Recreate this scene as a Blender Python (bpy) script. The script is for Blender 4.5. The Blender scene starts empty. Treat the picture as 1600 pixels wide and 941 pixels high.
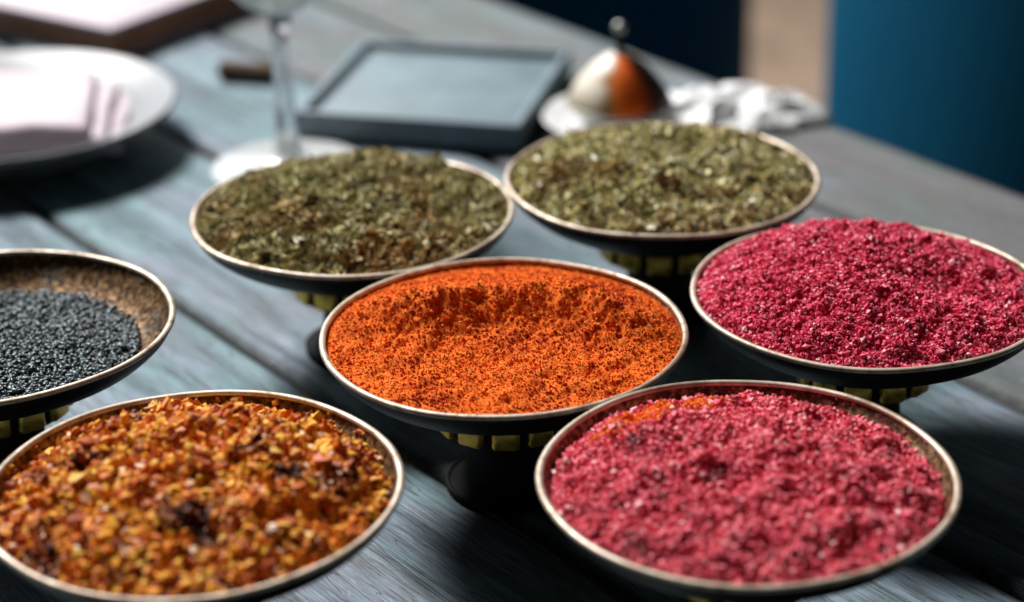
import bpy, math, numpy as np
from mathutils import Matrix, Vector

sc = bpy.context.scene
rng = np.random.default_rng(7)
R = math.radians

# ------------------------------------------------------------------ camera
cam_d = bpy.data.cameras.new('camera')
cam = bpy.data.objects.new('camera', cam_d); sc.collection.objects.link(cam)
cam.matrix_world = (Matrix.Translation((0, 0, 0.392)) @ Matrix.Rotation(R(90 - 24.713), 4, 'X')
                    @ Matrix.Rotation(R(-1.107), 4, 'Z'))
cam_d.sensor_width = 36.0
cam_d.lens = 3408.6 / 1600 * 36
cam_d.clip_start = 0.02; cam_d.clip_end = 50
cam_d.dof.use_dof = True
cam_d.dof.focus_distance = 0.745
cam_d.dof.aperture_fstop = 5.2
sc.camera = cam

# ------------------------------------------------------------------ light
world = bpy.data.worlds.new('World'); sc.world = world; world.use_nodes = True
bg = world.node_tree.nodes['Background']
bg.inputs[0].default_value = (0.48, 0.52, 0.55, 1); bg.inputs[1].default_value = 0.03


def area(name, loc, target, sx, sy, power, col):
    d = bpy.data.lights.new(name, 'AREA'); d.shape = 'RECTANGLE'; d.size = sx; d.size_y = sy
    d.energy = power; d.color = col
    o = bpy.data.objects.new(name, d); sc.collection.objects.link(o)
    o.location = loc
    o.rotation_euler = (Vector(target) - Vector(loc)).to_track_quat('-Z', 'Y').to_euler()
    return o


area('window_light', (-1.25, 2.50, 2.30), (0, 0.80, 0.0), 0.85, 0.85, 200, (1.0, 0.98, 0.955))
area('far_window_light', (-1.0, 3.1, 0.95), (-0.05, 0.9, 0.0), 1.8, 0.9, 12, (0.80, 0.93, 1.0))

sc.view_settings.view_transform = 'Standard'
sc.view_settings.look = 'None'
sc.view_settings.exposure = 0.0
sc.view_settings.gamma = 1.0

# ------------------------------------------------------------------ helpers


def lin(r, g, b):
    f = lambda c: (c / 255 / 12.92) if c / 255 <= 0.04045 else ((c / 255 + 0.055) / 1.055) ** 2.4
    return (f(r), f(g), f(b), 1)


def link(o, parent=None):
    sc.collection.objects.link(o)
    if parent is not None:
        o.parent = parent
    return o


def mesh_np(name, V, F, mats=None, smooth=False, mi=None):
    """V (n,3); F list of equal-length faces arrays, or list of such arrays"""
    V = np.asarray(V, np.float32)
    if not isinstance(F, list):
        F = [F]
    F = [np.asarray(f, np.int32) for f in F if len(f)]
    m = bpy.data.meshes.new(name)
    m.vertices.add(len(V)); m.vertices.foreach_set('co', V.ravel())
    loops = np.concatenate([f.ravel() for f in F])
    tot = np.concatenate([np.full(len(f), f.shape[1], np.int32) for f in F])
    start = np.concatenate([[0], np.cumsum(tot)[:-1]]).astype(np.int32)
    m.loops.add(len(loops)); m.loops.foreach_set('vertex_index', loops)
    m.polygons.add(len(tot)); m.polygons.foreach_set('loop_start', start)
    for x in (mats or []):
        m.materials.append(x)
    if mi is not None:
        m.polygons.foreach_set('material_index', np.asarray(mi, np.int32))
    m.update(calc_edges=True); m.validate()
    m.polygons.foreach_set('use_smooth', np.full(len(m.polygons), smooth, bool))
    return m


def obj(name, mesh, parent=None, loc=(0, 0, 0), rot=(0, 0, 0)):
    o = bpy.data.objects.new(name, mesh); link(o, parent)
    o.location = loc; o.rotation_euler = rot
    return o


def empty(name, loc=(0, 0, 0), rot=(0, 0, 0), label=None, cat=None, group=None):
    o = bpy.data.objects.new(name, None); link(o); o.location = loc; o.rotation_euler = rot
    o.empty_display_size = 0.02
    return tag(o, label, cat, group)


def tag(o, label=None, cat=None, group=None, kind=None):
    if label: o['label'] = label
    if cat: o['category'] = cat
    if group: o['group'] = group
    if kind: o['kind'] = kind
    return o


def lathe(prof, n=96, closed=False):
    """prof: list of (r,z). closed: profile is a loop (torus like)"""
    P = np.array(prof, float); k = len(P)
    a = np.arange(n) * 2 * np.pi / n
    V = np.stack([P[None, :, 0] * np.cos(a)[:, None], P[None, :, 0] * np.sin(a)[:, None],
                  np.broadcast_to(P[None, :, 1], (n, k))], -1).reshape(-1, 3)
    i = np.arange(n)[:, None]; j = np.arange(k if closed else k - 1)[None, :]
    j2 = (j + 1) % k; i2 = (i + 1) % n
    F = np.stack([i * k + j, i2 * k + j, i2 * k + j2, i * k + j2], -1).reshape(-1, 4)
    return V, F


def smooth_prof(pts, m=6):
    """Catmull-Rom through points"""
    P = np.array(pts, float); Q = np.vstack([2 * P[0] - P[1], P, 2 * P[-1] - P[-2]]); out = []
    for i in range(1, len(Q) - 2):
        for t in np.linspace(0, 1, m, endpoint=False):
            a, b, c, d = Q[i - 1], Q[i], Q[i + 1], Q[i + 2]
            out.append(0.5 * (2 * b + (c - a) * t + (2 * a - 5 * b + 4 * c - d) * t * t + (3 * b - a - 3 * c + d) * t ** 3))
    out.append(P[-1])
    return np.array(out)


def box(name, size, mat, bev=0.0, seg=2):
    import bmesh
    bm = bmesh.new(); bmesh.ops.create_cube(bm, size=1.0)
    for v in bm.verts:
        v.co = Vector((v.co.x * size[0], v.co.y * size[1], v.co.z * size[2]))
    if bev:
        bmesh.ops.bevel(bm, geom=bm.edges[:], offset=bev, segments=seg, profile=0.5, affect='EDGES')
    m = bpy.data.meshes.new(name); bm.to_mesh(m); bm.free(); m.materials.append(mat)
    if bev:
        for p in m.polygons: p.use_smooth = True
    return m


def vnoise(seed, n=64):
    """tileable value noise sampler on the plane; call with coords in cells"""
    g = np.random.default_rng(seed).uniform(-1, 1, (n, n))

    def f(x, y):
        x = np.asarray(x, float); y = np.asarray(y, float)
        xi = np.floor(x).astype(int); yi = np.floor(y).astype(int)
        u = x - xi; v = y - yi; u = u * u * (3 - 2 * u); v = v * v * (3 - 2 * v)
        G = lambda a, b: g[a % n, b % n]
        return ((G(xi, yi) * (1 - u) + G(xi + 1, yi) * u) * (1 - v)
                + (G(xi, yi + 1) * (1 - u) + G(xi + 1, yi + 1) * u) * v)
    return f


# ------------------------------------------------------------------ materials
def newmat(name):
    m = bpy.data.materials.new(name); m.use_nodes = True
    nt = m.node_tree; b = nt.nodes['Principled BSDF']
    return m, nt, b


def N(nt, t, **kw):
    n = nt.nodes.new(t)
    for k, v in kw.items():
        setattr(n, k, v)
    return n


def ramp(nt, fac, stops, interp='LINEAR'):
    r = N(nt, 'ShaderNodeValToRGB'); e = r.color_ramp.elements; r.color_ramp.interpolation = interp
    e[0].position, e[0].color = stops[0]
    e[1].position, e[1].color = stops[-1]
    for p, c in stops[1:-1]:
        x = e.new(p); x.color = c
    nt.links.new(fac, r.inputs[0])
    return r.outputs[0]


def noise(nt, scale, detail=4, rough=0.55, vec=None, dist=0.0):
    n = N(nt, 'ShaderNodeTexNoise'); n.inputs['Scale'].default_value = scale
    n.inputs['Detail'].default_value = detail; n.inputs['Roughness'].default_value = rough
    n.inputs['Distortion'].default_value = dist
    if vec is not None: nt.links.new(vec, n.inputs['Vector'])
    return n.outputs['Fac']


def coords(nt, scale=(1, 1, 1), randomise=False):
    tc = N(nt, 'ShaderNodeTexCoord'); mp = N(nt, 'ShaderNodeMapping'); mp.inputs['Scale'].default_value = scale
    nt.links.new(tc.outputs['Object'], mp.inputs['Vector'])
    if randomise:
        oi = N(nt, 'ShaderNodeObjectInfo'); mu = N(nt, 'ShaderNodeMath', operation='MULTIPLY')
        mu.inputs[1].default_value = 37.0
        nt.links.new(oi.outputs['Random'], mu.inputs[0]); nt.links.new(mu.outputs[0], mp.inputs['Location'])
    return mp.outputs['Vector']


def mixc(nt, a, b, fac, blend='MIX'):
    m = N(nt, 'ShaderNodeMix', data_type='RGBA', blend_type=blend)
    for s, x in ((m.inputs[0], fac), (m.inputs[6], a), (m.inputs[7], b)):
        if hasattr(x, 'links'): nt.links.new(x, s)
        else: s.default_value = x
    return m.outputs[2]


def bump(nt, b, h, strength=0.3, dist=0.001):
    bp = N(nt, 'ShaderNodeBump'); bp.inputs['Strength'].default_value = strength
    bp.inputs['Distance'].default_value = dist
    nt.links.new(h, bp.inputs['Height']); nt.links.new(bp.outputs[0], b.inputs['Normal'])


def plain(name, col, rough=0.5, metal=0.0, var=0.12, scale=60, bs=0.15, bd=0.0005, coat=0.0):
    m, nt, b = newmat(name)
    v = coords(nt); f = noise(nt, scale, 5, 0.6, v)
    lo = tuple(c * (1 - var) for c in col[:3]) + (1,); hi = tuple(min(1, c * (1 + var)) for c in col[:3]) + (1,)
    nt.links.new(ramp(nt, f, [(0.3, lo), (0.7, hi)]), b.inputs['Base Color'])
    nt.links.new(ramp(nt, f, [(0.25, (max(.02, rough - .08),) * 3 + (1,)), (0.75, (min(1, rough + .1),) * 3 + (1,))]), b.inputs['Roughness'])
    b.inputs['Metallic'].default_value = metal
    if coat: b.inputs['Coat Weight'].default_value = coat
    if bs: bump(nt, b, f, bs, bd)
    return m


def wood_mat(name='weathered_blue_grey_wood', warm=0.55, lo=0.50):
    m, nt, b = newmat(name)
    g1 = noise(nt, 3.0, 9, 0.66, coords(nt, (1.6, 22, 22), True), 0.5)          # broad bands of worn paint
    g2 = noise(nt, 2.4, 6, 0.65, coords(nt, (7, 190, 190), True), 0.3)          # dark open grain
    g5 = noise(nt, 2.0, 6, 0.7, coords(nt, (24, 640, 640), True), 0.2)          # fine fibres
    g3 = noise(nt, 1.6, 6, 0.65, coords(nt, (5, 9, 9), True), 0.8)              # warm bare patches
    g4 = noise(nt, 3.0, 7, 0.72, coords(nt, (70, 130, 100), True), 0.5)         # chipped spots
    g6 = noise(nt, 2.0, 6, 0.7, coords(nt, (4, 14, 14), True), 1.2)             # old dark stains
    base = ramp(nt, g1, [(0.30, lin(56, 76, 84)), (0.40, lin(108, 131, 140)), (0.50, lin(147, 168, 177)), (0.66, lin(184, 198, 206))])
    c = mixc(nt, base, ramp(nt, g5, [(0.34, lin(110, 116, 120)), (0.55, lin(235, 236, 238)), (0.72, lin(255, 255, 255))]), 0.85, 'MULTIPLY')
    c = mixc(nt, c, lin(24, 30, 33), ramp(nt, g2, [(0.32, (0.85, 0.85, 0.85, 1)), (0.40, (0.2, 0.2, 0.2, 1)), (0.47, (0, 0, 0, 1))]))
    c = mixc(nt, c, lin(104, 96, 90), ramp(nt, g3, [(lo, (0, 0, 0, 1)), (lo + .2, (warm, warm, warm, 1))]))
    c = mixc(nt, c, lin(36, 46, 50), ramp(nt, g6, [(0.54, (0, 0, 0, 1)), (0.70, (0.5, 0.5, 0.5, 1))]))
    c = mixc(nt, c, lin(190, 196, 200), ramp(nt, g4, [(0.60, (0, 0, 0, 1)), (0.68, (0.55, 0.55, 0.55, 1))]))
    ln = noise(nt, 2.0, 3, 0.5, coords(nt, (3.2, 60, 60), True), 0.9)              # fine year-ring cracks
    c = mixc(nt, c, lin(30, 36, 40), ramp(nt, ln, [(0.470, (0, 0, 0, 1)), (0.484, (0.9, 0.9, 0.9, 1)), (0.494, (0, 0, 0, 1)), (0.570, (0, 0, 0, 1)), (0.578, (0.9, 0.9, 0.9, 1)), (0.586, (0, 0, 0, 1))]))
    tg = N(nt, 'ShaderNodeTexCoord'); sy = N(nt, 'ShaderNodeSeparateXYZ'); nt.links.new(tg.outputs['Generated'], sy.inputs[0])
    e1 = N(nt, 'ShaderNodeMath', operation='SUBTRACT'); e1.inputs[1].default_value = 0.5; nt.links.new(sy.outputs[1], e1.inputs[0])
    e2 = N(nt, 'ShaderNodeMath', operation='ABSOLUTE'); nt.links.new(e1.outputs[0], e2.inputs[0])
    e3 = N(nt, 'ShaderNodeMath', operation='MULTIPLY_ADD'); e3.inputs[1].default_value = 0.07; nt.links.new(g4, e3.inputs[0]); nt.links.new(e2.outputs[0], e3.inputs[2])
    c = mixc(nt, c, lin(20, 24, 26), ramp(nt, e3.outputs[0], [(0.495, (0, 0, 0, 1)), (0.525, (0.9, 0.9, 0.9, 1))]))   # dirt in the joints
    hu = noise(nt, 1.3, 4, 0.6, coords(nt, (9, 16, 16), True), 0.6)
    c = mixc(nt, c, mixc(nt, lin(196, 236, 236), lin(232, 230, 246), ramp(nt, hu, [(0.4, (0, 0, 0, 1)), (0.6, (1, 1, 1, 1))])), 0.8, 'MULTIPLY')
    nt.links.new(c, b.inputs['Base Color'])
    nt.links.new(ramp(nt, g4, [(0.3, (0.42,) * 3 + (1,)), (0.7, (0.66,) * 3 + (1,))]), b.inputs['Roughness'])
    ad = N(nt, 'ShaderNodeMath', operation='ADD'); nt.links.new(g2, ad.inputs[0]); nt.links.new(g5, ad.inputs[1])
    bump(nt, b, ad.outputs[0], 0.7, 0.0014)
    return m


def bits(name, stops, rough=0.7, island=True, cl=None, spec=0.3, hue=0.0, trans=0.0):
    """colour per bit (island or object random); cl=(scale, ramp stops, blend) for clustered mixing"""
    m, nt, b = newmat(name)
    if island:
        r = N(nt, 'ShaderNodeNewGeometry').outputs['Random Per Island']
    else:
        r = N(nt, 'ShaderNodeObjectInfo').outputs['Random']
    c = ramp(nt, r, stops)
    if cl:
        # position within the bowl, so that kinds of bits lie in patches
        geo = N(nt, 'ShaderNodeNewGeometry')
        f = noise(nt, cl[0], 3, 0.55, geo.outputs['Position'])
        c = mixc(nt, c, ramp(nt, r, cl[1]), ramp(nt, f, [(cl[2], (0, 0, 0, 1)), (cl[3], (1, 1, 1, 1))]))
    nt.links.new(c, b.inputs['Base Color'])
    b.inputs['Roughness'].default_value = rough
    b.inputs['Specular IOR Level'].default_value = spec
    return m


M = {}
M['wood'] = wood_mat(); M['wood_warm'] = wood_mat('weathered_bare_grey_brown_wood', 0.85, 0.30)
M['under'] = plain('dark_frame_wood', lin(40, 36, 32), 0.7)
M['floor'] = plain('beige_floor', lin(176, 152, 132), 0.6, var=0.3, scale=14, bs=0.05)


def shell_outer():
    m, nt, b = newmat('dark_patinated_bronze')
    f = noise(nt, 90, 5, 0.65, coords(nt))
    nt.links.new(ramp(nt, f, [(0.3, lin(26, 22, 20)), (0.6, lin(48, 38, 30)), (0.8, lin(90, 68, 42))]), b.inputs['Base Color'])
    b.inputs['Metallic'].default_value = 0.75; b.inputs['Roughness'].default_value = 0.5
    bump(nt, b, f, 0.2, 0.0006)
    return m


def shell_inner():
    m, nt, b = newmat('speckled_brown_bronze')
    v = coords(nt)
    f = noise(nt, 420, 4, 0.7, v); g = noise(nt, 60, 4, 0.6, v)
    c = ramp(nt, f, [(0.36, lin(44, 28, 18)), (0.5, lin(102, 72, 42)), (0.68, lin(184, 150, 108))])
    c = mixc(nt, c, lin(150, 150, 146), ramp(nt, g, [(0.55, (0, 0, 0, 1)), (0.75, (0.5, 0.5, 0.5, 1))]))
    nt.links.new(c, b.inputs['Base Color'])
    b.inputs['Metallic'].default_value = 0.7; b.inputs['Roughness'].default_value = 0.42
    bump(nt, b, f, 0.35, 0.0006)
    return m


M['outer'] = shell_outer(); M['inner'] = shell_inner()


def rim_mat():
    m, nt, b = newmat('worn_tinned_bronze_rim')
    f = noise(nt, 140, 6, 0.7, coords(nt, randomise=True)); g = noise(nt, 28, 4, 0.6, coords(nt, randomise=True))
    c = ramp(nt, f, [(0.32, lin(128, 102, 78)), (0.47, lin(192, 174, 154)), (0.66, lin(224, 210, 194))])
    c = mixc(nt, c, lin(112, 84, 60), ramp(nt, g, [(0.5, (0, 0, 0, 1)), (0.68, (0.7, 0.7, 0.7, 1))]))
    nt.links.new(c, b.inputs['Base Color']); b.inputs['Metallic'].default_value = 0.35
    nt.links.new(ramp(nt, f, [(0.3, (0.6,) * 3 + (1,)), (0.7, (0.36,) * 3 + (1,))]), b.inputs['Roughness'])
    bump(nt, b, f, 0.3, 0.0006)
    return m


M['rim'] = rim_mat()
M['brass'] = plain('aged_brass', lin(255, 190, 80), 0.28, 0.6, 0.3, 260, 0.25)
M['foot'] = plain('blackened_bronze_foot', lin(18, 15, 13), 0.8, 0.2, 0.3, 90, 0.2)
M['white'] = plain('white_glazed_ceramic', lin(134, 136, 140), 0.4, 0, 0.05, 20, 0.0)
M['saucer'] = plain('bright_white_glaze', lin(236, 236, 236), 0.3, 0, 0.03, 20, 0.0)
M['linen'] = plain('white_linen', lin(202, 188, 197), 0.9, 0, 0.04, 900, 0.25, 0.0003)
M['slate'] = plain('grey_slate', lin(108, 126, 134), 0.6, 0, 0.2, 34, 0.15, 0.0006)
M['paper'] = plain('white_paper_napkin', lin(234, 235, 236), 0.9, 0, 0.04, 900, 0.2, 0.0003)


def lid_reflections():
    m, nt, b = newmat('copper_lid_painted_reflections')
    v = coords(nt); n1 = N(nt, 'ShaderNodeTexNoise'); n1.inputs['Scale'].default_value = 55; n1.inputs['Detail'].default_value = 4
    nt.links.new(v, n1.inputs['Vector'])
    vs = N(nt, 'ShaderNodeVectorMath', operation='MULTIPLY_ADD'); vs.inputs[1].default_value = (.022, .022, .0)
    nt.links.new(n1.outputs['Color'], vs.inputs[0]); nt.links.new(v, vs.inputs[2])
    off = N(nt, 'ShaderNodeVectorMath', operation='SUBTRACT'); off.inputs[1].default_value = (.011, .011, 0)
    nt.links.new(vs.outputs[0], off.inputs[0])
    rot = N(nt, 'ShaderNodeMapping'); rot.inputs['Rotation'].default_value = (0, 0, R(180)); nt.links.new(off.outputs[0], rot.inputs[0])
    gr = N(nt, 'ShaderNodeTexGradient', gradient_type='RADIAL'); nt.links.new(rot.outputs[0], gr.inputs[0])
    # after the half turn: 0.5 = -x... window reflection painted cream, copper orange, then the dark side brown
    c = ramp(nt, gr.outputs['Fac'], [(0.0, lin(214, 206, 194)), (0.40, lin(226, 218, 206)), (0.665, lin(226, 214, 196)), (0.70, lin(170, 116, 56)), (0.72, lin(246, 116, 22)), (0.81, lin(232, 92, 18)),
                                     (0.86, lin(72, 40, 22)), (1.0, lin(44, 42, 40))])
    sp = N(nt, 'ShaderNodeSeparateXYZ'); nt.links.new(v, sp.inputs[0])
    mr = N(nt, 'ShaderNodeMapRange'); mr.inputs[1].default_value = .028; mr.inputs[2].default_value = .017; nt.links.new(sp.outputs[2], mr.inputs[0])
    c = mixc(nt, c, lin(112, 104, 70), mixc(nt, (0, 0, 0, 1), mr.outputs[0], ramp(nt, gr.outputs['Fac'], [(0.70, (.8, .8, .8, 1)), (0.74, (0, 0, 0, 1))])))  # table reflection painted olive, low on the cream side
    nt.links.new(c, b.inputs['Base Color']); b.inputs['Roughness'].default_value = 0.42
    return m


M['lid_reflections'] = lid_reflections()
M['tin'] = plain('brushed_tin', lin(160, 160, 158), 0.42, 0.8, 0.08, 60, 0.1)
M['velvet'] = plain('teal_velvet', lin(0, 70, 100), 0.9, 0, 0.15, 300, 0.2, 0.0005)
M['velvet'].node_tree.nodes['Principled BSDF'].inputs['Specular IOR Level'].default_value = 0.1
for k_, v_ in (('Sheen Weight', 0.3), ('Sheen Roughness', 0.22), ('Sheen Tint', lin(0, 150, 190))):
    M['velvet'].node_tree.nodes['Principled BSDF'].inputs[k_].default_value = v_
M['legs'] = plain('black_chair_leg', lin(26, 22, 20), 0.5)
M['cork'] = plain('brown_bark', lin(84, 62, 40), 0.85, 0, 0.3, 300, 0.3)
M['cover'] = plain('pale_cover_card', lin(190, 176, 187), 0.6, 0, 0.03, 30, 0.0)
M['pages'] = plain('brown_page_edges', lin(164, 112, 84), 0.8, 0, 0.2, 40, 0.1)

g, nt, b = newmat('clear_glass')
b.inputs['Base Color'].default_value = (0.97, 0.99, 0.99, 1); b.inputs['Roughness'].default_value = 0.10
b.inputs['Transmission Weight'].default_value = 0.55; b.inputs['IOR'].default_value = 1.48
M['glass'] = g
M['stem'] = g.copy(); M['stem'].name = 'thick_clear_glass'
M['stem'].node_tree.nodes['Principled BSDF'].inputs['Transmission Weight'].default_value = 0.85
M['stem'].node_tree.nodes['Principled BSDF'].inputs['Roughness'].default_value = 0.04

herb_stops = [(0.0, lin(88, 80, 48)), (0.25, lin(150, 142, 94)), (0.5, lin(190, 180, 128)), (0.72, lin(220, 210, 160)),
              (0.88, lin(152, 154, 116)), (1.0, lin(248, 242, 216))]
herb_brown = [(0.0, lin(100, 78, 42)), (0.5, lin(176, 146, 92)), (1.0, lin(216, 190, 140))]
M['herb'] = bits('dried_herb_bits', herb_stops, 0.75, True, (38, herb_brown, 0.5, 0.68))
M['herbp'] = bits('pale_dried_herb_bits', [(p, tuple(min(1, x * 1.25 + .012) for x in c[:3]) + (1,)) for p, c in herb_stops], 0.75, True, (38, herb_brown, 0.56, 0.7))
M['herb1'] = bits('dried_herb_leaf', herb_stops, 0.75, False, (38, herb_brown, 0.5, 0.68))
chili_stops = [(0.0, lin(120, 46, 12)), (0.18, lin(190, 90, 24)), (0.38, lin(224, 128, 32)), (0.6, lin(238, 164, 48)),
               (0.82, lin(244, 194, 74)), (0.9, lin(204, 92, 36)), (1.0, lin(252, 222, 190))]
chili_dark = [(0.0, lin(30, 12, 6)), (0.4, lin(78, 30, 10)), (0.7, lin(140, 60, 18)), (0.9, lin(206, 116, 44)), (1.0, lin(236, 190, 160))]
M['chili'] = bits('chili_bits', chili_stops, 0.6, True, (42, chili_dark, 0.56, 0.63), 0.2)
M['chili1'] = bits('chili_flake', chili_stops, 0.55, False, (42, chili_dark, 0.56, 0.63), 0.2)
sumac = [(0.0, lin(160, 30, 60)), (0.35, lin(220, 66, 100)), (0.75, lin(242, 96, 128)), (0.93, lin(248, 142, 160)), (1.0, lin(252, 212, 218))]
M['sumac'] = bits('crimson_sumac_grains', sumac, 0.65, True, None, 0.25)
rose = [(0.0, lin(164, 42, 62)), (0.35, lin(222, 80, 102)), (0.7, lin(242, 106, 124)), (0.95, lin(248, 150, 158)), (1.0, lin(253, 214, 214))]
M['rose'] = bits('rose_pink_grains', rose, 0.6, True, (70, [(0, lin(92, 52, 44)), (1, lin(176, 74, 82))], 0.60, 0.7), 0.3)
orange = [(0.0, lin(206, 74, 20)), (0.4, lin(234, 110, 30)), (0.75, lin(242, 130, 42)), (1.0, lin(248, 164, 74))]
M['orange'] = bits('orange_spice_grains', orange, 0.85, True, (46, [(0, lin(150, 36, 14)), (1, lin(206, 66, 20))], 0.50, 0.64), 0.15)  # dark red patches put the ridge's shade into the grain colour
seed = [(0.0, lin(16, 25, 30)), (0.5, lin(38, 56, 64)), (0.88, lin(62, 84, 92)), (1.0, lin(120, 140, 146))]
M['seed'] = bits('black_seed_grains', seed, 0.38, True, None, 0.6)


def mound_mat(name, a, b_, c, scale=500, rough=0.9):
    m, nt, b = newmat(name); f = noise(nt, scale, 5, 0.7, coords(nt)); g = noise(nt, 45, 4, 0.6, coords(nt))
    col = ramp(nt, f, [(0.32, a), (0.5, b_), (0.68, c)])
    col = mixc(nt, col, a, ramp(nt, g, [(0.5, (0, 0, 0, 1)), (0.7, (0.6, 0.6, 0.6, 1))]))
    nt.links.new(col, b.inputs['Base Color']); b.inputs['Roughness'].default_value = rough
    b.inputs['Specular IOR Level'].default_value = 0.15
    bump(nt, b, f, 0.6, 0.001)
    return m


M['m_herb'] = mound_mat('packed_herb', lin(44, 40, 22), lin(72, 66, 38), lin(104, 96, 60))
M['m_chili'] = mound_mat('packed_chili', lin(70, 30, 10), lin(140, 70, 20), lin(184, 108, 34))
M['m_sumac'] = mound_mat('packed_sumac', lin(150, 26, 54), lin(204, 54, 84), lin(230, 80, 108))
M['m_rose'] = mound_mat('packed_rose', lin(164, 44, 62), lin(216, 78, 98), lin(240, 104, 122))
M['m_orange'] = mound_mat('orange_powder', lin(216, 82, 20), lin(236, 112, 30), lin(244, 138, 48), 700)
M['m_seed'] = mound_mat('packed_seed', lin(8, 9, 10), lin(16, 18, 20), lin(30, 34, 36))

# ------------------------------------------------------------------ the setting: floor
o = obj('floor', mesh_np('floor', [(-6, -3, -.75), (6, -3, -.75), (6, 9, -.75), (-6, 9, -.75)], np.array([[0, 1, 2, 3]]), [M['floor']]))
tag(o, kind='structure')

# ------------------------------------------------------------------ table: boards run along dvec, far edge at n = 0.775
ANG = math.atan2(-0.8, 0.6)
dvec = np.array([0.6, -0.8]); nvec = np.array([0.8, 0.6])


def tn(t, n):
    p = dvec * t + nvec * n
    return float(p[0]), float(p[1])


tab = empty('wooden_table', (*tn(-0.8, 0.33), -0.75), (0, 0, ANG),
            'blue-grey weathered plank table that all the bowls stand on', 'table')
seams = [-0.116, -0.013, 0.090, 0.193, 0.296, 0.399, 0.502, 0.605, 0.690, 0.775]
L = 1.9


def plank_mesh(w, sd, mat):
    nx, ny = 60, 7; fl = vnoise(sd)
    xs = np.linspace(-L / 2, L / 2, nx)
    prof = [(-w / 2, -.024), (-w / 2, -.0035), (-w / 2 + .0018, -.0008), (-w / 2 + .006, 0)] + \
           [(q, 0) for q in np.linspace(-w / 4, w / 4, 3)] + [(w / 2 - .006, 0), (w / 2 - .0018, -.0008), (w / 2, -.0035), (w / 2, -.024)]
    k = len(prof); V = []
    for i, x in enumerate(xs):
        for j, (y, z) in enumerate(prof):
            jj = 0.0006 * fl(x * 24, j * 3.1) if abs(y) > w / 4 + .001 else 0
            V.append((x, y + jj, z - (0.0004 * abs(fl(x * 9, j * .7)))))
    F = []
    for i in range(nx - 1):
        for j in range(k):
            F.append((i * k + j, (i + 1) * k + j, (i + 1) * k + (j + 1) % k, i * k + (j + 1) % k))
    F = np.array(F)[:, ::-1]
    caps = [np.array([list(range(k))]), np.array([[(nx - 1) * k + j for j in range(k)][::-1]])]
    return mesh_np('plank', V, [F] + caps, [mat], True)


for i in range(len(seams) - 1):
    w = seams[i + 1] - seams[i] - 0.0036
    c = (seams[i + 1] + seams[i]) / 2
    # in the table's own frame: x along boards, y = n - 0.33
    obj('plank', plank_mesh(w, 40 + i, M['wood_warm'] if i >= 7 else M['wood']), tab, (0.012 * (i % 3 - 1), c - 0.33, 0.75 - 0.0004 * (i % 2)))
for y in (-.36, .36):
    obj('apron', box('apron', (1.6, .022, .07), M['under'], .002), tab, (0, y, .75 - .024 - .037))
for x in (-.8, .8):
    obj('apron', box('apron', (.022, .69, .07), M['under'], .002), tab, (x, 0, .75 - .024 - .037))
    for y in (-.36, .36):
        obj('leg', box('leg', (.06, .06, .68), M['under'], .004), tab, (x + (-.05 if x > 0 else .05), y * .9, .342))

# ------------------------------------------------------------------ bowls
RIM_Z = 0.060
inner_pts = [(.0632, 0), (.0604, -.0040), (.0540, -.0095), (.0440, -.0148), (.0320, -.0188), (.016, -.0206), (0.0, -.0208)]
outer_pts = [(.0180, -.0236), (.0240, -.0231), (.0330, -.0208), (.0450, -.0162), (.0552, -.0106), (.0620, -.0047), (.0646, 0)]
ip = smooth_prof(inner_pts, 6)
inner_r = lambda z: float(np.interp(z, ip[::-1, 1], ip[::-1, 0]))
op = smooth_prof(outer_pts, 6)
V1, F1 = lathe(op, 96); V2, F2 = lathe(ip, 96)
def wobble(V, amp=.00045):
    w1, w2 = vnoise(401), vnoise(402); A = np.arctan2(V[:, 1], V[:, 0]); q = np.clip(np.hypot(V[:, 0], V[:, 1]) / .065, 0, 1) ** 2
    V = V.copy(); k = 1 + q * amp / .065 * w1(np.cos(A) * 2.5 + 5, np.sin(A) * 2.5 + 5); V[:, :2] *= k[:, None]
    V[:, 2] += q * amp * 1.2 * w2(np.cos(A) * 2 + 5, np.sin(A) * 2 + 5)
    return V


V1 = wobble(V1); V2 = wobble(V2)
body_me = mesh_np('bowl_body', np.vstack([V1, V2]), np.vstack([F1, F2 + len(V1)]), [M['outer'], M['inner']], True,
                  [0] * len(F1) + [1] * len(F2))
t = np.linspace(0, 2 * np.pi, 14, endpoint=False)
Vr, Fr = lathe([(.0638 + .0012 * np.cos(a), .0003 + .0010 * np.sin(a)) for a in t], 128, True)
rim_me = mesh_np('rim', wobble(Vr), Fr, [M['rim']], True)
Vc, Fc = lathe(smooth_prof([(.0232, -.0225), (.0240, -.0245), (.0240, -.0325), (.0228, -.0338), (.0170, -.0346)], 4), 64)
collar_me = mesh_np('collar', Vc, Fc, [M['foot']], True)
# one brass panel of the collar, shaped as a window-pane reflection
import bmesh
pw = .0100
pan = box('collar_glint', (.0040, pw, .0092), M['brass'], .0018, 3)
Vf, Ff = lathe(smooth_prof([(.0170, -.0345), (.0150, -.0380), (.0140, -.0450), (.0155, -.0520), (.0190, -.0560), (.0215, -.0578),
                            (.0217, -.0598), (.0200, -.0600), (.0, -.0600)], 4), 72)
foot_me = mesh_np('foot', Vf, Ff, [M['foot']], True)
ringV, ringF = lathe([(.0215 + .0009 * np.cos(a), -.0575 + .0009 * np.sin(a)) for a in t], 72, True)
ring_me = mesh_np('foot_ring', ringV, ringF, [M['foot']], True)

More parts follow.
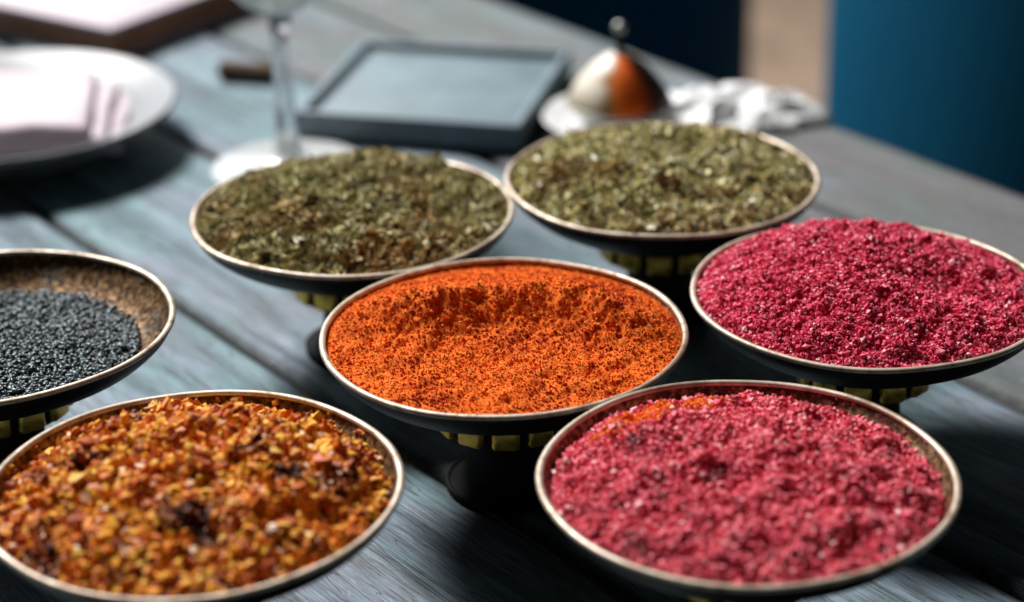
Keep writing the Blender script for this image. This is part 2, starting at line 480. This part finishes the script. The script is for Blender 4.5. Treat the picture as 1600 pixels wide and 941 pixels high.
BOWLS = {
    'orange': ((-.0031, .6934), 'dark bronze footed bowl holding the bright orange powder, in the middle'),
    'rose': ((.0714, .5881), 'dark bronze footed bowl nearest the camera on the right, pale inner wall showing'),
    'chili': ((-.0993, .5876), 'dark bronze footed bowl nearest the camera on the left, under chili flakes'),
    'herbl': ((-.0630, .8089), 'dark bronze footed bowl of dried herbs just in front of the wine glass'),
    'herbr': ((.0629, .8403), 'dark bronze footed bowl of dried herbs in front of the domed dish'),
    'sumac': ((.1298, .7223), 'dark bronze footed bowl cut by the right edge under the crimson heap'),
    'seed': ((-.1868, .7098), 'part-filled bronze bowl at left edge with brown inner wall above black seeds'),
}
for q, (key, (c, lab)) in enumerate(BOWLS.items()):
    e = empty('spice_bowl', (c[0], c[1], 0), (0, 0, q * 0.37), lab, 'bowl', 'footed bronze spice bowls')
    obj('bowl_body', body_me, e, (0, 0, RIM_Z)); obj('rim', rim_me, e, (0, 0, RIM_Z))
    co = obj('collar', collar_me, e, (0, 0, RIM_Z))
    for k in range(12):
        a = k * math.pi / 6
        obj('collar_glint', pan, co, (.0242 * math.cos(a), .0242 * math.sin(a), -.0286), (0, 0, a))
    fo = obj('foot', foot_me, e, (0, 0, RIM_Z)); obj('foot_ring', ring_me, fo)

# ------------------------------------------------------------------ heaps
def heap_fn(zedge, a, pk=(0, 0), pw=1.0, lump=.0012, lsc=170, seed_=1, fine=.0004, fsc=900, extra=None):
    re = inner_r(zedge) + .0002; n1 = vnoise(seed_); n2 = vnoise(seed_ + 50); n3 = vnoise(seed_ + 90)

    def f(x, y):
        r = np.sqrt(x * x + y * y) / re
        k = np.clip(1 - r ** 2, 0, 1)
        xx = x - pk[0] * k; yy = y - pk[1] * k
        q = np.clip(1 - (xx * xx + yy * yy) / re ** 2, 0, 1) ** pw
        z = zedge + a * q
        fade = np.clip((1 - r) * 9, 0, 1)
        z = z + fade * (lump * n1(x * lsc + 9, y * lsc + 4) + lump * .6 * n2(x * lsc * 2.3 + 5, y * lsc * 2.3) + fine * n3(x * fsc, y * fsc))
        if extra is not None:
            z = z + extra(x, y, r)
        return z
    return f, re


def mound(f, re, nr=110, na=240):
    rho = np.linspace(0, 1, nr)[1:] ** .8; an = np.arange(na) * 2 * np.pi / na
    X = rho[:, None] * re * np.cos(an); Y = rho[:, None] * re * np.sin(an)
    Z = f(X, Y)
    V = np.vstack([[[0, 0, float(f(np.array(0.), np.array(0.)))]], np.stack([X, Y, Z], -1).reshape(-1, 3)])
    i = np.arange(nr - 2)[:, None]; j = np.arange(na)[None, :]; j2 = (j + 1) % na
    F = np.stack([1 + i * na + j, 1 + (i + 1) * na + j, 1 + (i + 1) * na + j2, 1 + i * na + j2], -1).reshape(-1, 4)
    T = np.stack([np.zeros(na, int), 1 + np.arange(na), 1 + (np.arange(na) + 1) % na], -1)
    return V, [F, T]


def rots(nrm, tilt, rg):
    """rotation matrices: random yaw, z axis near the surface normal"""
    n = len(nrm); z = nrm + rg.normal(0, tilt, (n, 3)); z /= np.linalg.norm(z, axis=1)[:, None]
    a = rg.normal(size=(n, 3)); x = a - (a * z).sum(1)[:, None] * z; x /= np.linalg.norm(x, axis=1)[:, None]
    y = np.cross(z, x)
    return np.stack([x, y, z], -1)


def sample(f, re, n, rg, rmax=.985):
    r = np.sqrt(rg.uniform(0, 1, n)) * re * rmax; a = rg.uniform(0, 2 * np.pi, n)
    x, y = r * np.cos(a), r * np.sin(a); e = .0007
    z = f(x, y); dx = (f(x + e, y) - f(x - e, y)) / (2 * e); dy = (f(x, y + e) - f(x, y - e)) / (2 * e)
    nr = np.stack([-dx, -dy, np.ones(n)], -1); nr /= np.linalg.norm(nr, axis=1)[:, None]
    return np.stack([x, y, z], -1), nr


def leaf_tpl(rg):
    """curled leaf fragment, unit length, thick enough to be solid"""
    ks = 4; V = []; w = rg.uniform(.28, .5); bend = rg.uniform(-.25, .35); fold = rg.uniform(.0, .16); th = .07
    wid = [rg.uniform(.35, .8), 1, rg.uniform(.75, 1.1), rg.uniform(.15, .6)]
    for i in range(ks):
        x = -.5 + i / (ks - 1); z = bend * (x * x * 4 - .5) * .5; ww = w * wid[i] * .5; off = rg.uniform(-.06, .06)
        V += [(x, -ww + off, z + fold), (x, off, z), (x, ww + off, z + fold),
              (x, ww + off, z + fold - th), (x, off, z - th), (x, -ww + off, z + fold - th)]
    F = []
    for i in range(ks - 1):
        for j in range(6):
            a, b_ = i * 6 + j, i * 6 + (j + 1) % 6
            F += [(a, a + 6, b_ + 6), (a, b_ + 6, b_)]
    for s, fl in ((0, 1), ((ks - 1) * 6, 0)):
        for q in ((0, 1, 5), (1, 4, 5), (1, 2, 3), (1, 3, 4)):
            q = tuple(s + k for k in q); F.append(q if fl else q[::-1])
    return np.array(V), np.array(F)


def chip_tpl(rg):
    k = 6; a = np.arange(k) * 2 * np.pi / k + rg.uniform(-.3, .3, k); r = rg.uniform(.32, .55, k); sx = rg.uniform(.8, 1.2)
    x, y = r * np.cos(a) * sx, r * np.sin(a) * .75; th = rg.uniform(.08, .2)
    zb = rg.uniform(-.12, .12, k)
    V = np.vstack([np.stack([x, y, zb + th / 2], -1), np.stack([x * .9, y * .9, zb - th / 2], -1), [[0, 0, th * .9], [0, 0, -th / 2]]])
    F = []
    for i in range(k):
        j = (i + 1) % k
        F += [(i, j, 12), (i + 6, 13, j + 6), (i, i + 6, j + 6), (i, j + 6, j)]
    return V, np.array(F)


def crumb_tpl(rg):
    # chips, thicker crumbs and round seeds in one mix
    if rg.uniform() < .45:
        V, F = chip_tpl(rg); return V * np.array([1, 1, 1.6]), F
    if rg.uniform() < .5:
        V, F = seed_tpl(rg); return V * np.array([.85, 1.3, 1.1]), F
    V, F = chip_tpl(rg); return V * np.array([.75, .85, 3.2]), F


def herb_tpl(rg):
    V, F = leaf_tpl(rg)
    if rg.uniform() < .2:
        V = V * np.array([1.5, .42, .8])       # a bit of stalk
    return V, F


def grain_tpl(rg):
    V = np.array([(1, 0, 0), (-1, 0, 0), (0, 1, 0), (0, -1, 0), (0, 0, 1), (0, 0, -1)], float) * rg.uniform(.3, .6, (6, 1))
    V += rg.uniform(-.12, .12, (6, 3))
    F = np.array([(0, 2, 4), (2, 1, 4), (1, 3, 4), (3, 0, 4), (2, 0, 5), (1, 2, 5), (3, 1, 5), (0, 3, 5)])
    return V, F


def seed_tpl(rg):
    V = []; n = 6
    for x, r in ((-.32, .17), (0.0, .26), (.28, .19)):
        for j in range(n):
            a = j * 2 * np.pi / n; V.append((x, r * np.cos(a), r * np.sin(a) * .85))
    V += [(-.5, 0, 0), (.55, 0, 0)]; F = []
    for i in range(2):
        for j in range(n):
            a, b_ = i * n + j, i * n + (j + 1) % n; F += [(a, b_, b_ + n), (a, b_ + n, a + n)]
    for j in range(n):
        F += [(18, (j + 1) % n, j), (19, 12 + j, 12 + (j + 1) % n)]
    return np.array(V), np.array(F)


def swarm(name, tpls, P, Rm, S, mat, smooth=False):
    Vs, Fs, off = [], [], 0
    which = np.arange(len(P)) % len(tpls)
    for k, (tv, tf) in enumerate(tpls):
        ix = np.where(which == k)[0]
        if not len(ix): continue
        v = np.einsum('nij,kj->nki', Rm[ix], tv) * S[ix][:, None, None] + P[ix][:, None, :]
        ff = tf[None] + (np.arange(len(ix)) * len(tv))[:, None, None] + off
        Vs.append(v.reshape(-1, 3)); Fs.append(ff.reshape(-1, 3)); off += len(ix) * len(tv)
    return mesh_np(name, np.vstack(Vs), np.vstack(Fs), [mat], smooth)


def make_heap(key, name, label, cat, f, re, mmat, tplf, n, size, mat, tilt=.35, lift=.15, single=None, smat=None, group=None,
              part='loose_grains', seed_=3, smooth=False, rmax=.985, nt_=24, spread=.28):
    rg = np.random.default_rng(seed_)
    c = BOWLS[key][0]
    e = empty(name, (c[0], c[1], RIM_Z), (0, 0, 0), label, cat, group)
    V, F = mound(f, re); obj('mound', mesh_np('mound', V, F, [mmat], True), e)
    tp = [tplf(rg) for _ in range(nt_)]
    P, nr = sample(f, re, n, rg, rmax); S = rg.lognormal(0, spread, n); S = np.clip(S, .45, 2.3 if spread > .3 else 1.75) * size
    Rm = rots(nr, tilt, rg); P = P + nr * (S * lift)[:, None]
    keep = np.ones(n, bool)
    if single:
        big = np.argsort(-S * (1 + .25 * (nr[:, 1] < 0)))[:300]; keep[big] = False
        me = [mesh_np(single, tv, tf, [smat], smooth) for tv, tf in tp[:12]]
        for q, i in enumerate(big):
            o = obj(single, me[q % 12], e)
            o.matrix_local = Matrix.Translation(P[i] + nr[i] * S[i] * .12) @ Matrix(Rm[i].tolist()).to_4x4() @ Matrix.Scale(S[i], 4)
    o = obj(part, swarm(part, tp, P[keep], Rm[keep], S[keep], mat, smooth), e); o['kind'] = 'stuff'
    # a few stray bits clinging to the bowl's inner wall above the fill
    ns = 160; zz = rg.uniform(0, 1, ns) ** 1.7; ze = float(f(np.array(re * .99), np.array(0.)))
    zs = ze + (-.0005 - ze) * zz; rs = np.array([inner_r(v) for v in zs]) - size * .12; aa = rg.uniform(0, 2 * np.pi, ns)
    ps = np.stack([rs * np.cos(aa), rs * np.sin(aa), zs + size * .1], -1)
    nn = np.stack([-np.cos(aa) * .6, -np.sin(aa) * .6, np.full(ns, .8)], -1)
    o = obj('stray_bits', swarm('stray_bits', tp, ps, rots(nn, .3, rg), rg.uniform(.35, .9, ns) * size, mat, smooth), e); o['kind'] = 'stuff'
    return e


# orange powder: a scooped back, a ridge across the middle, a crumbling front slope
rn = vnoise(301)
def ridge(x, y, r):
    y0 = .0125 + .0045 * rn(x * 45 + 3, 1.5) + .0022 * rn(x * 140 + 3, 4.5) - .06 * x - 2.0 * x * x
    s = np.where(y < y0, .0115 + .003 * rn(x * 60 + 9, 3.5), .030)
    h = .0125 + .0020 * rn(x * 70, 7.5)
    rough = np.where(y < y0 + .003, .0006, .0002) * rn(x * 330 + 5, y * 330) + np.where(y < y0, .0004, .0001) * rn(x * 700, y * 700 + 9)
    return (h * np.exp(-(np.abs(y - y0) / s) ** 1.7) + rough) * np.clip(1 - r ** 4, 0, 1)


def dent(cx, cy, d, sg):
    return lambda x, y, r: -d * np.exp(-((x - cx) ** 2 + (y - cy) ** 2) / sg ** 2) * np.clip((1 - r) * 6, 0, 1)


f, re = heap_fn(-.0012, .0020, (0, 0), 1.0, .0011, 150, 21, .0004, 800, ridge)
make_heap('orange', 'orange_spice_heap', 'bright orange powdered spice heaped with a crumbling ridge in the middle bowl', 'spice', f, re,
          M['m_orange'], grain_tpl, 20000, .00066, M['orange'], .8, .12, group='heaps of ground spice', seed_=31, spread=.45)
f, re = heap_fn(-.0015, .0185, (-.010, .004), .95, .0018, 190, 22, .0009, 600, dent(.026, -.010, .006, .016))
make_heap('sumac', 'crimson_spice_heap', 'tall crimson heap of coarse ground spice cut by the right edge', 'spice', f, re,
          M['m_sumac'], grain_tpl, 32000, .00112, M['sumac'], .8, .2, group='heaps of ground spice', seed_=32, spread=.42)
f, re = heap_fn(-.0040, .0105, (-.008, -.002), .75, .0026, 130, 23, .0010, 480, dent(-.004, -.014, .0035, .014))
hr = make_heap('rose', 'rose_pink_spice_heap', 'rose pink coarse spice with brownish blotches and a trace of orange, front right', 'spice', f, re,
               M['m_rose'], grain_tpl, 26000, .0013, M['rose'], .8, .2, group='heaps of ground spice', seed_=33, spread=.45)
rg = np.random.default_rng(5); nsp = 2600
sx = rg.normal(-.024, .0085, nsp); sy = np.sqrt(np.clip(.0535 ** 2 - sx ** 2, 0, 1)) - np.abs(rg.normal(0, .006, nsp)); sz = f(sx, sy)
o = obj('orange_dusting', swarm('orange_dusting', [grain_tpl(rg) for _ in range(8)], np.stack([sx, sy, sz + .0009], -1),
                                rots(np.tile([0, 0, 1.], (nsp, 1)), .8, rg), rg.uniform(.0012, .0022, nsp), M['orange']), hr)
o['kind'] = 'stuff'; o['label'] = 'orange dusting along the back of the pink heap'
f, re = heap_fn(-.0108, .0016, (0, 0), 1.0, .0005, 130, 24, .0003, 500)
make_heap('seed', 'black_seed_heap', 'small blue-black seeds lying level in the bowl at the left edge', 'seeds', f, re,
          M['m_seed'], seed_tpl, 9000, .0022, M['seed'], .5, .25, seed_=34, smooth=True, part='loose_seeds')
f, re = heap_fn(-.0052, .0160, (.0, .002), .9, .0032, 85, 25, .0010, 420, dent(.004, -.012, .005, .014))
make_heap('chili', 'chili_flake_heap', 'coarse yellow, orange and dark red chili flakes heaped at front left', 'chili flakes', f, re,
          M['m_chili'], crumb_tpl, 8500, .0036, M['chili'], .6, .2, 'chili_flake', M['chili1'], seed_=35, part='small_flakes')
f, re = heap_fn(-.0024, .0148, (-.010, .000), .95, .0026, 120, 26, .0012, 420, dent(.036, -.012, .006, .013))
make_heap('herbl', 'dried_herb_heap', 'olive green dried herb heap in front of the wine glass', 'herbs', f, re,
          M['m_herb'], herb_tpl, 11000, .0034, M['herb'], .65, .22, 'herb_flake', M['herb1'], 'heaps of dried herbs', seed_=36, part='small_flakes')
f, re = heap_fn(-.0024, .0128, (-.004, -.002), .95, .0030, 120, 27, .0012, 420, dent(.010, .012, .007, .009))
make_heap('herbr', 'dried_herb_heap', 'paler olive dried herb heap in front of the domed dish', 'herbs', f, re,
          M['m_herb'], herb_tpl, 11000, .0034, M['herbp'], .65, .22, 'herb_flake', M['herb1'], 'heaps of dried herbs', seed_=37, part='small_flakes')

# ------------------------------------------------------------------ wine glass
gl = empty('wine_glass', (-.1095, 1.012, 0), label='clear stemmed wine glass behind the left herb bowl', cat='glass')
Vg, Fg = lathe(smooth_prof([(0, .0003), (.030, .0003), (.0375, .0006), (.0382, .0018), (.036, .0030), (.026, .0046), (.012, .0078), (.0068, .0125), (.0052, .0200)], 5), 72)
obj('foot', mesh_np('foot', Vg, Fg, [M['glass']], True), gl)
Vg, Fg = lathe(smooth_prof([(.0052, .0199), (.0047, .035), (.0045, .055), (.0048, .072), (.0066, .082)], 5), 48)
obj('stem', mesh_np('stem', Vg, Fg, [M['stem']], True), gl)
Vg, Fg = lathe(smooth_prof([(.0066, .0819), (.018, .088), (.031, .105), (.0375, .130), (.0365, .155), (.0325, .185), (.0318, .1855), (.0312, .185),
                            (.0352, .155), (.0362, .130), (.0298, .106), (.0170, .0895), (.0, .0860)], 5), 72)
obj('cup', mesh_np('cup', Vg, Fg, [M['glass']], True), gl)

# ------------------------------------------------------------------ plate with folded napkin
pl = empty('side_plate', (-.2546, 1.055, 0), label='round white side plate at the upper left edge', cat='plate')
Vp, Fp = lathe(smooth_prof([(0, .0075), (.046, .0075), (.056, .0095), (.068, .0170), (.0825, .0235), (.0842, .0228), (.0835, .0210), (.066, .0135), (.052, .0050), (.050, .0042)], 6), 96)
obj('dish', mesh_np('dish', Vp, Fp, [M['white']], True), pl)
Vp, Fp = lathe([(.0520, .0052), (.0510, .0002), (.0485, .0002), (.0475, .0055)], 72)
obj('foot_ring', mesh_np('foot_ring', Vp, Fp, [M['white']], True), pl)

nap = empty('folded_napkin', (-.2546, 1.055, .0085), label='folded white linen napkin lying in the side plate', cat='napkin')


def cloth_layer(x0, x1, y0, y1, z, th, sd, skew=.0):
    n = vnoise(sd); nx, ny = 40, 30
    xs = np.linspace(0, 1, nx); ys = np.linspace(0, 1, ny); X, Y = np.meshgrid(xs, ys, indexing='ij')
    ex = np.minimum(X, 1 - X) * (x1 - x0); ey = np.minimum(Y, 1 - Y) * (y1 - y0)
    ed = np.clip(np.minimum(ex, ey) / .004, 0, 1); ed = np.sqrt(1 - (1 - ed) ** 2)
    wx = x0 + X * (x1 - x0) + skew * (Y - .5) + .0008 * n(Y * 6, X * 2 + 3); wy = y0 + Y * (y1 - y0)
    mid = z + .0013 * n(X * 4, Y * 4) + .0007 * n(X * 11 + Y * 5, Y * 3) + .0015 * (X - .5) ** 2
    up = mid + th * (.15 + .85 * ed) / 2; dn = mid - th * (.15 + .85 * ed) / 2
    V = np.vstack([np.stack([wx, wy, up], -1).reshape(-1, 3), np.stack([wx, wy, dn], -1).reshape(-1, 3)])
    i = np.arange(nx - 1)[:, None]; j = np.arange(ny - 1)[None, :]; a = i * ny + j
    F = np.stack([a, a + ny, a + ny + 1, a + 1], -1).reshape(-1, 4); G = F[:, ::-1] + nx * ny
    per = [(k, 0) for k in range(nx)] + [(nx - 1, k) for k in range(1, ny)] + [(k, ny - 1) for k in range(nx - 2, -1, -1)] + [(0, k) for k in range(ny - 2, 0, -1)]
    pi = np.array([a_ * ny + b_ for a_, b_ in per]); pj = np.roll(pi, -1)
    S = np.stack([pj, pi, pi + nx * ny, pj + nx * ny], -1)
    return mesh_np('fold', V, np.vstack([F, G, S]), [M['linen']], True)


obj('fold', cloth_layer(-.056, .060, -.044, .044, .0035, .0050, 61, -.006), nap)
obj('fold', cloth_layer(-.056, .052, -.043, .044, .0088, .0050, 62, -.007), nap)
obj('fold', cloth_layer(-.056, .043, -.042, .045, .0142, .0052, 63, -.010), nap)

# ------------------------------------------------------------------ closed book beyond the plate
bk = empty('thick_book', (-.2240, 1.186, 0), (0, 0, R(55)), 'pale covered thick book with brown page edges at the top left corner', 'book')
bw, bd_, bt = .210, .150, .019
obj('cover', box('cover', (bw, bd_, .0022), M['cover'], .0007), bk, (bw / 2, bd_ / 2, .0012), )
obj('cover', box('cover', (bw, bd_, .0026), M['cover'], .0009), bk, (bw / 2, bd_ / 2, bt))
pb = obj('page_block', box('page_block', (bw - .006, bd_ - .006, bt - .0038), M['pages'], .0006), bk, (bw / 2, bd_ / 2, bt / 2 + .0005))

# ------------------------------------------------------------------ small brown stick by the stem
Vk, Fk = lathe(smooth_prof([(0, -.017), (.0046, -.017), (.0054, -.016), (.0050, 0), (.0055, .016), (.0046, .017), (0, .017)], 4), 20)
o = obj('brown_stick', mesh_np('brown_stick', Vk, Fk, [M['cork']], True), None, (-.1420, 1.1500, .0056), (0, R(90), R(-14)))
tag(o, 'small brown stick lying beyond the wine glass stem', 'stick')

# ------------------------------------------------------------------ slate tray
ta = R(-14)
tr = empty('slate_tray', (-.1100, 1.0555, 0), (0, 0, ta), 'rectangular blue-grey slate tray behind the two herb bowls', 'tray')
tw, td, th_ = .1190, .1230, .0155
obj('tray_base', box('tray_base', (tw - .002, td - .002, .0075), M['slate'], .0006), tr, (tw / 2, td / 2, .0070))
for nm, s, p in (('tray_rim', (tw, .0045, th_ - .001), (tw / 2, .00225, th_ / 2 + .0006)), ('tray_rim', (tw, .0045, th_ - .001), (tw / 2, td - .00225, th_ / 2 + .0006)),
                 ('tray_rim', (.0045, td - .0092, th_ - .0012), (.00225, td / 2, th_ / 2 + .0006)), ('tray_rim', (.0045, td - .0092, th_ - .0012), (tw - .00225, td / 2, th_ / 2 + .0006))):
    obj(nm, box(nm, s, M['slate'], .0008), tr, p)

# ------------------------------------------------------------------ saucer and copper lidded dish
sa = tag(obj('saucer', mesh_np('saucer', *lathe(smooth_prof([(0, .0030), (.022, .0030), (.031, .0050), (.0415, .0095), (.0420, .0085), (.031, .0030), (.022, .0004), (0, .0004)], 5), 72), [M['saucer']], True), None, (.0605, 1.0580, 0)),
         'small white saucer under the domed dish', 'saucer')
cd = empty('domed_dish', (.0570, 1.0600, .0034), (0, 0, 0), 'copper domed dish with reflections painted on its lid and a ball knob, standing on a saucer', 'dish')
cd.scale = (.88, .88, .88)
Vd, Fd = lathe(smooth_prof([(0, .0002), (.017, .0002), (.0185, .0015), (.024, .006), (.0288, .0125), (.0292, .0140), (.0280, .0140), (0, .0138)], 5), 64)
obj('dish_base', mesh_np('dish_base', Vd, Fd, [M['tin']], True), cd)
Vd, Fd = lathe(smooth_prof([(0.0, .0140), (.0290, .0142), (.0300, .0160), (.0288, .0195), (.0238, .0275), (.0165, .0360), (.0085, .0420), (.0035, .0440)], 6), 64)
lid = obj('lid', mesh_np('lid', Vd, Fd, [M['lid_reflections']], True), cd)
Vd, Fd = lathe(smooth_prof([(.0036, .0436), (.0020, .0470), (.0018, .0540), (.0022, .0560)], 4), 24)
kn = obj('knob_stem', mesh_np('knob_stem', Vd, Fd, [M['foot']], True), lid)
Vd, Fd = lathe([(.0036 * math.sin(a), .0590 - .0036 * math.cos(a)) for a in np.linspace(0, math.pi, 14)], 24)
obj('knob', mesh_np('knob', Vd, Fd, [M['tin']], True), lid)

# ------------------------------------------------------------------ crumpled napkin
def crumple(sd, rx, ry, h):
    n1, n2, n3 = vnoise(sd), vnoise(sd + 1), vnoise(sd + 2); n = 120
    u = np.linspace(-1, 1, n); X, Y = np.meshgrid(u, u, indexing='ij')
    # superellipse outline
    s = np.maximum(np.abs(X), np.abs(Y)); rr = np.sqrt(X ** 2 + Y ** 2) + 1e-9; k = s / rr
    A = np.arctan2(Y, X)
    edge = 1 + .16 * n1(np.cos(A) * 2.2 + 4, np.sin(A) * 2.2 + 4) + .08 * n2(np.cos(A) * 6 + 7, np.sin(A) * 6)
    x = X * k * edge * rx; y = Y * k * edge * ry
    fold = 1 - np.abs(n1(X * 2.3 + 8, Y * 2.3 + 8)) * 2.2
    f2 = 1 - np.abs(n2(X * 4.2 + 2 + n3(X * 2, Y * 2), Y * 4.2)) * 2
    z = h * np.clip(1 - s ** 2.2, 0, 1) ** .6 * (.55 + .32 * fold + .22 * f2) + .0012
    z = np.maximum(z, .0010)
    th = .0009
    V = np.vstack([np.stack([x, y, z], -1).reshape(-1, 3), np.stack([x, y, z - th], -1).reshape(-1, 3)])
    i = np.arange(n - 1)[:, None]; j = np.arange(n - 1)[None, :]; a = i * n + j
    F = np.stack([a, a + n, a + n + 1, a + 1], -1).reshape(-1, 4); G = F[:, ::-1] + n * n
    per = [(q, 0) for q in range(n)] + [(n - 1, q) for q in range(1, n)] + [(q, n - 1) for q in range(n - 2, -1, -1)] + [(0, q) for q in range(n - 2, 0, -1)]
    pi = np.array([a_ * n + b_ for a_, b_ in per]); pj = np.roll(pi, -1)
    return mesh_np('crumpled_napkin', V, np.vstack([F, G, np.stack([pj, pi, pi + n * n, pj + n * n], -1)]), [M['paper']], True)


o = obj('crumpled_napkin', crumple(77, .044, .027, .0145), None, (.1190, 1.0780, 0), (0, 0, R(-14)))
tag(o, 'crumpled white napkin beside the domed dish', 'napkin')

# ------------------------------------------------------------------ tub chairs standing beyond the table, their round backs to it
def tub_shell():
    prof = []
    ro, ri, z0, z1 = .270, .205, .30, .80
    c = (ro - ri) / 2
    for a in np.linspace(-90, 0, 5): prof.append((ro - .02 + .02 * math.cos(R(a)), z0 + .02 + .02 * math.sin(R(a))))
    for a in np.linspace(0, 180, 13): prof.append(((ro + ri) / 2 + c * math.cos(R(a)), z1 - c + c * math.sin(R(a))))
    for a in np.linspace(180, 270, 5): prof.append((ri + .02 + .02 * math.cos(R(a)), z0 + .02 + .02 * math.sin(R(a))))
    k = len(prof); A = np.linspace(R(-200), R(20), 70); V = []
    for q, a in enumerate(A):
        # arms step down towards the open front
        d = max(0.0, math.cos(a + math.pi / 2) * -1 + .15) * .22
        for r_, z_ in prof:
            zz = z_ - d * np.clip((z_ - z0) / (z1 - z0), 0, 1)
            V.append((r_ * math.cos(a), r_ * math.sin(a), zz))
    n = len(A); F = [(i * k + j, (i + 1) * k + j, (i + 1) * k + (j + 1) % k, i * k + (j + 1) % k) for i in range(n - 1) for j in range(k)]
    return mesh_np('backrest', V, [np.array(F), np.array([list(range(k))[::-1]]), np.array([[(n - 1) * k + j for j in range(k)]])], [M['velvet']], True)


shell_me = tub_shell()
Vs, Fs = lathe(smooth_prof([(0, .30), (.17, .30), (.198, .315), (.200, .40), (.185, .425), (.10, .438), (0, .44)], 5), 48)
seat_me = mesh_np('seat', Vs, Fs, [M['velvet']], True)
Vl, Fl = lathe([(0, 0), (.010, 0), (.018, .305), (0, .305)], 20)
leg_me = mesh_np('leg', Vl, Fl, [M['legs']], True)


def chair(x, y, rz, lab):
    e = empty('tub_chair', (x, y, -.75), (0, 0, rz), lab, 'chair', 'blue tub chairs')
    obj('backrest', shell_me, e); obj('seat', seat_me, e)
    for a in (45, 135, 225, 315):
        obj('leg', leg_me, e, (.16 * math.cos(R(a)), .16 * math.sin(R(a)), 0))


chair(-.045, 1.95, R(8), 'dark blue tub chair beyond the table, behind the domed dish')
chair(.512, 1.56, R(-10), 'teal blue tub chair beyond the table at the upper right corner')
